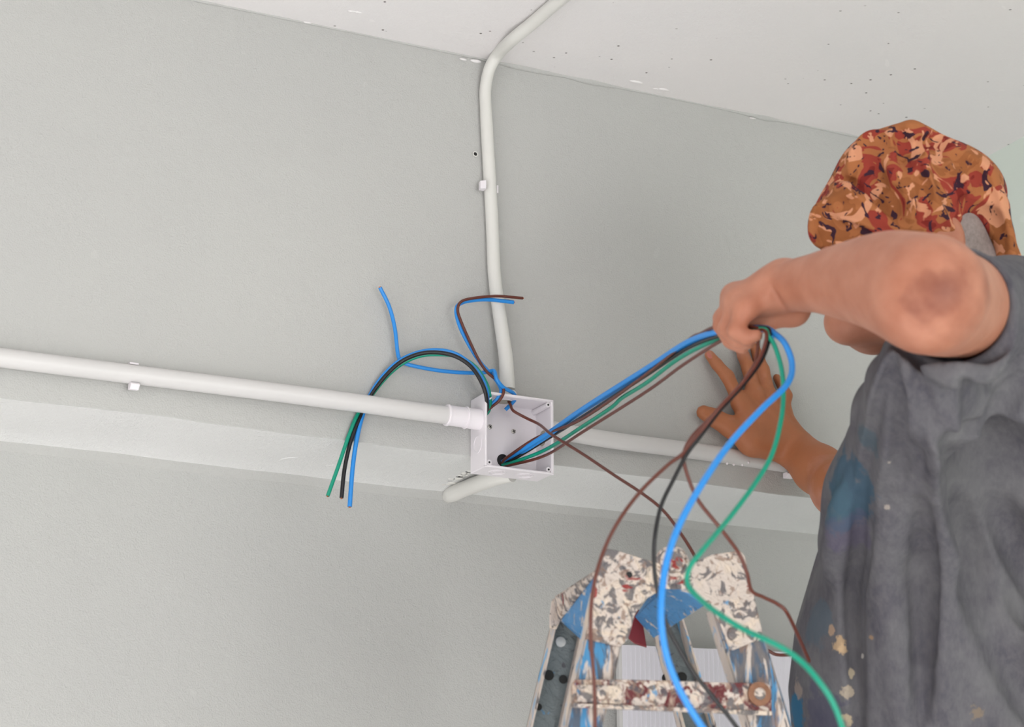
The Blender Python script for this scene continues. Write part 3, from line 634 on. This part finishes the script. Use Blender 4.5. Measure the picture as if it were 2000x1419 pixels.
def lev(py, left, right, Z, ry):
    c = D((left+right)/2, py, Z); half = (right-left)/2*Z/F
    rx = math.sqrt(max(.0016, (half**2-.196*ry**2)/.803)); return (float(c[2]), float(c[0]), float(c[1]), rx, ry)
def build_body():
    f = Field((-.22, -1.10, 1.55), (.78, .02, 2.62), .0029)
    # torso inside the shirt
    f.loft([lev(1600, 1640, 2030, 2.70, .10), lev(1419, 1640, 2020, 2.70, .10), lev(1216, 1680, 2020, 2.72, .10), lev(1074, 1720, 2020, 2.73, .10), lev(930, 1770, 2020, 2.73, .095), lev(820, 1820, 2000, 2.73, .08)], .03)
    nb = D(1885, 700, 2.66)
    f.chain([nb, shoL], [.055, .05], .03); f.chain([nb, shoR], [.05, .048], .03)
    f.cap(nb, HD(-.035, 0, -.10), .062, .055, .03)
    # skull and face
    f.ell(hc, (.088, .068, .082), HA, .02); f.ell(HD(.035, 0, -.055), (.068, .060, .080), HA, .02)
    f.chain([HD(-.035, .045, -.085), HD(.055, .028, -.114), HD(.098, 0, -.112), HD(.055, -.028, -.114), HD(-.035, -.045, -.085)], [.022, .018, .019, .018, .022], .028)
    f.cap(HD(.02, .048, -.05), HD(.035, .03, -.11), .022, .018, .03); f.cap(HD(.02, -.048, -.05), HD(.035, -.03, -.11), .022, .018, .03)
    f.chain([HD(.093, 0, -.008), HD(.106, 0, -.03), HD(.121, 0, -.052)], [.010, .010, .012], .012)
    for q in (1, -1):
        f.ell(HD(.108, q*.013, -.056), (.010, .009, .008), HA, .006); f.cap(HD(.094, q*.015, .008), HD(.082, q*.045, .008), .010, .008, .014)
        f.ell(HD(.092, q*.030, -.012), (.014, .016, .011), HA, .010, 'sub'); f.ell(HD(.074, q*.044, -.05), (.02, .02, .018), HA, .02)
        f.ell(HD(-.005, q*.082, -.035), (.020, .008, .031), HA, .008); f.ell(HD(.0, q*.091, -.032), (.011, .006, .019), HA, .005, 'sub')
    f.cap(HD(.104, .018, -.088), HD(.104, -.018, -.088), .0075, .0075, .008); f.cap(HD(.102, .016, -.101), HD(.102, -.016, -.101), .0085, .0085, .008)
    f.cap(HD(.116, .022, -.0945), HD(.116, -.022, -.0945), .002, .002, .003, 'sub')
    # left arm: shoulder, elbow towards the camera, forearm, wrist
    f.chain(spline([shoL, D(1905, 605, 2.38), D(1850, 590, 2.29), elbow], 4), list(np.interp(np.linspace(0, 3, 13), [0, 1, 2, 3], [.055, .052, .055, .0585])), .004)
    f.chain(spline([elbow, D(1740, 552, 2.26), D(1665, 549, 2.32), D(1600, 552, 2.365), wrL], 5), list(np.interp(np.linspace(0, 4, 21), range(5), [.0585, .0515, .0405, .0305, .0245])), .004)
    f.cap(D(1600, 545, 2.365), D(1530, 555, 2.41), .025, .023, .006)
    # left hand: palm, four fingers curled round the wires, thumb closing from below
    mcp = [D(1440, 581, 2.455), D(1436, 580, 2.435), D(1442, 590, 2.415), D(1455, 602, 2.397)]
    pip = [D(1410, 622, 2.462), D(1411, 634, 2.437), D(1420, 642, 2.412), D(1436, 646, 2.390)]
    dip = [D(1424, 655, 2.455), D(1428, 664, 2.432), D(1441, 664, 2.407), D(1458, 660, 2.388)]
    tip = [D(1442, 671, 2.445), D(1449, 676, 2.425), D(1462, 668, 2.402), D(1478, 655, 2.388)]
    for i in range(4):
        f.cap(wrL+_u*.004, mcp[i], .021, .0115, .013)
    for i in range(3): f.cap(mcp[i], mcp[i+1], .0135, .0135, .010)
    f.cap(D(1500, 575, 2.42), D(1462, 588, 2.42), .022, .016, .012)
    for i in range(4):
        r = (.0092, .0096, .0092, .0082)[i]
        f.cap(mcp[i], pip[i], r+.002, r+.0008, .006); f.cap(pip[i], dip[i], r+.0008, r, .004); f.cap(dip[i], tip[i], r, r-.001, .003)
    f.chain([D(1530, 585, 2.435), D(1545, 606, 2.44), D(1508, 618, 2.432), D(1478, 632, 2.430), D(1462, 646, 2.428)], [.022, .0165, .0125, .0105, .009], .008)
    f.ell(D(1550, 604, 2.435), (.017, .014, .014), [_r, _u, _fw], .012)
    # creases: wrist fold and between the fingers
    f.chain([D(1511, 560, 2.392), D(1517, 583, 2.388), D(1527, 606, 2.392)], [.0015, .003, .004], .006, 'sub')
    # right arm behind the shirt, wrist, hand flat on the wall
    f.cap(shoR, elR, .052, .044, .03); f.chain([elR, U(1640, 955, -.14), U(1603, 918, -.085), wrR], [.044, .037, .0325, .0255], .02)
    f.cap(U(1590, 915, -.07), wrR, .030, .0265, .015)
    Mc = [U(1446, 787, -.019), U(1474, 772, -.021), U(1503, 780, -.021), U(1529, 806, -.019)]
    Pp = [U(1421, 735, -.023), U(1462, 718, -.022), U(1490, 722, -.022), U(1536, 772, -.024)]
    Dp = [U(1400, 711, -.014), U(1452, 695, -.013), U(1481, 698, -.013), U(1526, 749, -.014)]
    Tp = [U(1385, 692, -.0105), U(1444, 672, -.0105), U(1474, 678, -.0105), U(1517, 737, -.0105)]
    for i in range(4):
        f.cap(wrR, Mc[i], .019, .012, .012)
        r = (.0088, .0092, .0088, .0078)[i]
        f.cap(Mc[i], Pp[i], r+.0022, r+.001, .006); f.cap(Pp[i], Dp[i], r+.0012, r, .004); f.cap(Dp[i], Tp[i], r, r-.0012, .003)
    for i in range(3): f.cap(Mc[i], Mc[i+1], .0125, .0125, .008)
    for i in range(3):                                      # webs / tendon grooves on the back of the hand
        a = (Mc[i]+Mc[i+1])/2; b = a+(wrR-a)*.45; out = np.array([0, -.0135, 0]); f.cap(a+out, b+out*1.15, .0022, .001, .006, 'sub')
    f.chain([U(1545, 880, -.03), U(1470, 862, -.024), U(1424, 832, -.017), U(1396, 816, -.013), U(1374, 805, -.0125)], [.021, .020, .0135, .0112, .0108], .012)
    f.cap(U(1500, 860, -.026), U(1455, 820, -.020), .019, .012, .014)
    f.blur(1)
    return f
fb = build_body()
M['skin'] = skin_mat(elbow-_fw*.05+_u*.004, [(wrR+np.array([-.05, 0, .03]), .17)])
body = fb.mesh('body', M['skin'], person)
def ellmesh(name, c, r, axes, mat, parent, n=3):
    m = MB().blob((0, 0, 0), (1, 1, 1), 1, 0, n); m.v = [tuple(np.array(c)+sum(v[i]*r[i]*np.array(axes[i]) for i in range(3))) for v in m.v]
    return m.build(name, mat, parent, smooth=180)
M['nail'] = simple('fingernail', lin(190, 112, 96), .3, .06, 90)
M['eye'] = simple('eye_white', lin(225, 220, 215), .2, .02); M['iris'] = simple('dark_iris', lin(40, 26, 20), .2)
M['hair'] = simple('grey_black_hair', lin(158, 144, 140), .8, .45, 220, bmp=.6)
for q in (1, -1):
    e = ellmesh('eye', HD(.080, q*.030, -.012), (.0125, .0125, .0125), HA, M['eye'], person); ellmesh('iris', HD(.0895, q*.030, -.013), (.0035, .006, .006), HA, M['iris'], e, 2)
    MB().tube(spline([HD(.102, q*.014, .000), HD(.101, q*.030, .004), HD(.086, q*.048, .000)], 5), .0028, 8).build('eyebrow', M['hair'], person, smooth=180)
tdir = U(1374, 805, -.010)-U(1396, 816, -.013); tdir /= np.linalg.norm(tdir); nn = np.array([0, -1.0, 0]); nn -= tdir*nn.dot(tdir); nn /= np.linalg.norm(nn)
ellmesh('thumbnail', U(1376, 806, -.0175), (.0072, .0058, .0022), [tdir, np.cross(tdir, nn), nn], M['nail'], person)
itd = U(1385, 692, -.009)-U(1400, 711, -.014); itd /= np.linalg.norm(itd); nn = np.array([0, -1.0, 0]); nn -= itd*nn.dot(itd); nn /= np.linalg.norm(nn)
ellmesh('fingernail', U(1386, 694, -.0165), (.0055, .0042, .0014), [itd, np.cross(itd, nn), nn], M['nail'], person)

# hair at the nape
fh = Field(hc-.16, hc+.16, .003)
fh.ell(HD(-.022, 0, -.006), (.079, .075, .081), HA, .01); fh.ell(HD(-.078, 0, -.062), (.03, .06, .045), HA, .02)
fh.mesh('hair', M['hair'], person)

# head wrap
fc = Field(hc-.19, hc+.22, .0027)
fc.ell(D(1768, 402, 2.665), (.096, .088, .086), HA, .01)
fc.ell(D(1652, 432, 2.61), pxr(np.array([62, 60, 52]), 2.61), [_r, _u, _fw], .02)
fc.ell(D(1730, 420, 2.60), pxr(np.array([70, 60, 60]), 2.6), [_r, _u, _fw], .02)
fc.ell(D(1655, 440, 2.66), pxr(np.array([68, 66, 62]), 2.66), [_r, _u, _fw], .03)
fc.ell(D(1735, 330, 2.66), pxr(np.array([82, 72, 80]), 2.66), [_r, _u, _fw], .025)
fc.ell(D(1782, 300, 2.65), pxr(np.array([55, 58, 60]), 2.65), [_r, _u, _fw], .02)
fc.ell(D(1860, 370, 2.66), pxr(np.array([88, 84, 90]), 2.66), [_r, _u, _fw], .03)
fc.ell(D(1890, 385, 2.68), pxr(np.array([68, 62, 80]), 2.68), [_r, _u, _fw], .03)
fc.ell(D(1795, 405, 2.60), pxr(np.array([80, 85, 60]), 2.6), [_r, _u, _fw], .03)
fc.chain([D(1900, 370, 2.63), D(1934, 410, 2.62), D(1952, 462, 2.62), D(1969, 512, 2.62), D(1972, 524, 2.62)], [pxr(q, 2.62) for q in (48, 30, 22, 20, 21)], .02)
fc.cap(D(1780, 262, 2.63), D(1780, 252, 2.63), pxr(14, 2.6), pxr(11, 2.6), .02)
fc.cap(D(1700, 275, 2.64), D(1706, 285, 2.64), pxr(18, 2.6), pxr(30, 2.6), .015)
fc.cap(D(1603, 418, 2.65), D(1602, 462, 2.65), pxr(13, 2.6), pxr(17, 2.6), .012)
FK = {'sub': 1.35, 'add': 1.3}
def fold(field, P, r, k, op, push=0.0, z0=1.7):
    Q = [field.hit(a, b, z0) for a, b in P]; Q = [q-_fw*push for q in Q if q is not None]
    if len(Q) < 2: return
    Q = spline(Q, 4)
    r *= FK[op]; R = [r*(.35+.65*math.sin(math.pi*(i+.5)/len(Q))) for i in range(len(Q))]; field.chain(Q, R, k, op)
def crease(field, P, r=.004, k=.008): fold(field, P, r, k, 'sub')
def ridge(field, P, r=.005, k=.012): fold(field, P, r, k, 'add', -r*.35)
for P, r in (([(1745, 262), (1752, 320), (1762, 380), (1765, 440)], .009), ([(1720, 280), (1722, 330), (1740, 385)], .008), ([(1824, 272), (1838, 330), (1858, 400), (1868, 448)], .009),
             ([(1675, 290), (1684, 330), (1715, 358)], .008), ([(1630, 365), (1680, 388), (1745, 428)], .007), ([(1885, 320), (1920, 360), (1945, 420)], .007),
             ([(1856, 330), (1890, 380), (1930, 420)], .008), ([(1598, 405), (1600, 450), (1606, 475)], .006), ([(1795, 270), (1815, 310), (1828, 360)], .006)):
    ridge(fc, P, r*1.15, .010)
for P, r in (([(1712, 268), (1733, 300), (1738, 350), (1752, 400), (1758, 440)], .0095), ([(1834, 262), (1848, 310), (1866, 372), (1880, 440)], .0095),
             ([(1660, 300), (1672, 335), (1700, 358), (1735, 385), (1752, 420)], .009), ([(1690, 262), (1690, 300), (1702, 345), (1722, 366)], .009),
             ([(1640, 350), (1690, 372), (1740, 420)], .0035), ([(1620, 400), (1680, 408), (1745, 438)], .006), ([(1606, 400), (1616, 440), (1612, 476)], .006),
             ([(1752, 250), (1768, 280), (1790, 290), (1820, 270)], .006), ([(1870, 320), (1905, 352), (1932, 410)], .007), ([(1860, 300), (1912, 335), (1948, 400)], .006),
             ([(1880, 400), (1908, 405), (1938, 440), (1955, 500)], .008), ([(1790, 330), (1806, 380), (1800, 440)], .004), ([(1760, 300), (1775, 340), (1772, 390)], .005),
             ([(1590, 440), (1640, 452), (1700, 462)], .006)):
    crease(fc, P, r*1.45, .005)
# opening at the back and under the edge
fc.ell(D(1902, 448, 2.60), pxr(np.array([34, 34, 40]), 2.6), [_r, _u, _fw], .008, 'sub')
fc.ell(D(1900, 490, 2.62), pxr(np.array([46, 52, 60]), 2.6), [_r, _u, _fw], .008, 'sub')
fc.ell(D(1745, 620, 2.66), (.17, .15, .082), [_r, _fw, _u], .006, 'sub')
fc.blur(1)
fc.mesh('head_wrap', camo_mat(), person)

# t-shirt
def SX(px, py, Z): return D(px, py, Z)
fs = Field((-.08, -1.02, 1.40), (.80, -.20, 2.36), .0036)
def lev(py, left, right, Z, ry):
    c = SX((left+right)/2, py, Z); half = (right-left)/2*Z/F
    rx = math.sqrt(max(.0016, (half**2-.196*ry**2)/.803)); return (float(c[2]), float(c[0]), float(c[1]), rx, ry)
_lv = lev(1720, 1570, 2100, 2.66, .165); 
fs.loft([(1.46,)+_lv[1:], lev(1720, 1570, 2100, 2.66, .165), lev(1560, 1558, 2110, 2.66, .165), lev(1419, 1547, 2110, 2.66, .165), lev(1340, 1540, 2110, 2.66, .168), lev(1216, 1556, 2110, 2.66, .172), lev(1074, 1600, 2110, 2.66, .172),
         lev(969, 1635, 2100, 2.66, .165), lev(876, 1655, 2090, 2.66, .155), lev(800, 1700, 2080, 2.67, .145), lev(720, 1790, 2070, 2.68, .12)], .02)
nb = D(1900, 700, 2.66)
fs.cap(nb, shoL, .07, .072, .05); fs.cap(nb, shoR, .07, .07, .05); fs.cap(shoR, shoR+(elR-shoR)*.5, .058, .050, .03)
arm = elbow-shoL; arm /= np.linalg.norm(arm)
hem = D(1862, 601, 2.31)
fs.cap(shoL, hem, .074, .0595, .03)
# cloth pulled up by the raised arm: the peak and the fan of folds under it
pk = D(1764, 686, 2.36)
fs.cap(pk, D(1764, 674, 2.35), .006, .003, .006)
fs.chain([hem-_u*.035, D(1800, 704, 2.335), pk], [.040, .014, .006], .02)
for P, R in (([pk, D(1742, 735, 2.40), D(1738, 800, 2.46), D(1748, 880, 2.52), D(1728, 965, 2.56), D(1700, 1060, 2.58)], [.006, .018, .034, .05, .063, .06]),
             ([pk, D(1775, 760, 2.39), D(1790, 850, 2.46), D(1800, 960, 2.53)], [.006, .032, .055, .08]),
             ([pk, D(1830, 760, 2.37), D(1870, 850, 2.45), D(1900, 960, 2.55)], [.008, .035, .06, .08]),
             ([D(1880, 700, 2.40), D(1930, 760, 2.44), D(1980, 860, 2.52)], [.05, .06, .08])):
    fs.chain(P, R, .03)
fs.blur(1)
for P, r in (([(1764, 690), (1772, 740), (1790, 820), (1836, 870)], .007), ([(1775, 690), (1800, 740), (1830, 810), (1846, 862)], .007), ([(1757, 690), (1735, 760), (1722, 850), (1700, 960), (1690, 1080)], .010),
             ([(1846, 740), (1846, 860), (1848, 1000), (1850, 1160), (1846, 1400)], .010), ([(1850, 870), (1900, 985), (1950, 1110), (2010, 1270)], .022), ([(1800, 705), (1870, 730), (1930, 715), (1975, 640)], .007),
             ([(1740, 1000), (1735, 1150), (1760, 1400)], .012), ([(1950, 1130), (1985, 1230), (2030, 1350)], .012), ([(1655, 900), (1640, 1000), (1620, 1120)], .006)):
    ridge(fs, P, r, .018)
for P, r in (([(1744, 705), (1716, 790), (1702, 850), (1682, 947), (1676, 1068), (1665, 1150), (1666, 1244), (1672, 1330), (1677, 1440)], .0085),
             ([(1885, 890), (1940, 990), (1990, 1090), (2040, 1210)], .034), ([(1880, 900), (1900, 1050), (1960, 1240), (2020, 1400)], .020), ([(1783, 720), (1806, 790), (1838, 860)], .005), ([(1752, 730), (1752, 820), (1760, 930)], .007),
             ([(1700, 690), (1672, 800), (1630, 930), (1600, 1040), (1583, 1100)], .004), ([(1850, 770), (1852, 860), (1862, 930)], .006),
             ([(1880, 745), (1950, 745), (2000, 690)], .006), ([(2000, 740), (1965, 790), (1940, 850)], .010), ([(1800, 980), (1806, 1150), (1800, 1400)], .010), ([(1850, 850), (1900, 835), (1990, 830)], .004)):
    crease(fs, P, r*1.15, .010)
for P, r in (([(1744, 705), (1716, 790), (1702, 850), (1682, 947), (1676, 1068), (1665, 1150), (1666, 1244), (1672, 1330), (1677, 1440)], .006), ([(1885, 880), (1940, 975), (1990, 1080), (2040, 1200)], .016)):
    crease(fs, P, r, .006)
# sleeve opening
ax = D(1812, 574, 2.20)-D(1905, 610, 2.38); ax /= np.linalg.norm(ax)
def halfspace_cut(field, c, n, rad):
    c = np.array(c); n = np.array(n)
    def fn(X, Y, Z):
        t = (X-c[0])*n[0]+(Y-c[1])*n[1]+(Z-c[2])*n[2]; rr_ = np.sqrt((X-c[0])**2+(Y-c[1])**2+(Z-c[2])**2); return np.maximum(-t, rr_-rad)
    field._op(c-rad-.02, c+rad+.02, fn, .002, 'sub')
hc2 = D(1864, 601, 2.33)
halfspace_cut(fs, hc2+ax*.004, ax, .074)
_t = _r*.42-_u*.9; _t /= np.linalg.norm(_t)
fs.ell(D(1998, 1000, 2.44), (.062, .135, .075), [np.cross(_t, _fw), _t, _fw], .012, 'sub')
_a = np.cross(ax, (0, 0, 1.0)); _a /= np.linalg.norm(_a); _b = np.cross(ax, _a)
_ring = [hc2+ax*.004+(_a*math.cos(t_)+_b*math.sin(t_))*.0605 for t_ in np.linspace(0, 2*math.pi, 40)]
fs.chain(_ring, [.0042]*40, .004)
fs.cap(hc2+ax*.10, hc2-ax*.10, .0565, .0545, .003, 'sub')
fs.cap(D(1815, 660, 2.2), D(1862, 678, 2.39), .014, .016, .004, 'sub')
fs.blur(1)
def ST(a, b):
    q = fs.hit(a, b); return D(a, b, 2.55) if q is None else q
stains = [(ST(1645, 960), .045, lin(52, 84, 104), .75), (ST(1625, 990), .03, lin(70, 96, 110), .6), (ST(1556, 1390), .028, lin(44, 98, 130), .9), (ST(1700, 860), .02, lin(58, 84, 96), .5), (ST(1600, 1215), .03, lin(86, 98, 108), .7),
          (ST(1640, 1258), .009, lin(186, 158, 124), .8), (ST(1647, 1266), .007, lin(196, 168, 134), .85), (ST(1624, 1230), .006, lin(180, 150, 124), .7), (ST(1660, 1315), .006, lin(190, 176, 150), .8), (ST(1656, 1350), .008, lin(184, 170, 150), .8), (ST(1653, 1406), .008, lin(184, 168, 140), .8),
          (ST(1559, 1345), .012, lin(150, 136, 128), .7), (ST(1686, 1281), .004, lin(190, 186, 180), .8), (ST(1702, 1245), .004, lin(160, 130, 100), .7), (ST(1734, 990), .004, lin(170, 160, 150), .7), (ST(1907, 1390), .009, lin(150, 128, 100), .45), (ST(1735, 902), .003, lin(180, 170, 160), .7),
          (ST(1610, 1400), .04, lin(70, 70, 96), .5), (ST(1660, 1040), .03, lin(92, 84, 110), .4)]
M['shirt'] = shirt_mat(stains)
shirt = fs.mesh('t_shirt', M['shirt'], person)
# trousers down to the tread, shoes
M['denim'] = simple('dark_trousers', lin(48, 52, 66), .9, .3, 40, bmp=.4); M['shoe'] = simple('dark_shoe', lin(38, 36, 36), .6, .2, 40)
fp = Field((-.02, -.95, STEPZ), (.75, -.30, 1.62), .006)
tx, ty = float(torso_c[0])+.0, float(torso_c[1])
fp.loft([(1.45, tx, ty, .13, .16), (1.52, tx, ty, .125, .155), (1.60, tx, ty, .12, .15)], .03)
def mid_at(z):
    a = [lerp(g[0], g[2], (g[0][2]-z)/(g[0][2]-g[2][2])) for g in (gNR, gFR)]+[lerp(g[1], g[3], (g[1][2]-z)/(g[1][2]-g[3][2])) for g in (gNR, gFR)]
    return sum(a)/4
tr = mid_at(STEPZ); feet = []
for s in (-1, 1):
    ank = tr+DR*s*.055-DR*0+Zv*.075+DS*.05; hip = np.array([tx, ty+s*.085, 1.45]); kn = (hip+ank)/2+np.array([-.06, 0, 0.02])
    fp.chain([hip, kn, ank+Zv*.03], [.088, .064, .048], .03); feet.append((ank, s))
fp.mesh('trousers', M['denim'], person)
for ank, s in feet:
    q = Field(ank-.2, ank+.2, .004); b0_ = ank-Zv*.045; q.chain([b0_+DS*.03, b0_-DS*.06, b0_-DS*.14], [.036, .036, .030], .02); q.cap(ank+Zv*.02, b0_, .040, .036, .02)
    q.ell(b0_-DS*.05-Zv*.075, (.3, .3, .05), None, .002, 'sub'); q.mesh('shoe', M['shoe'], person)
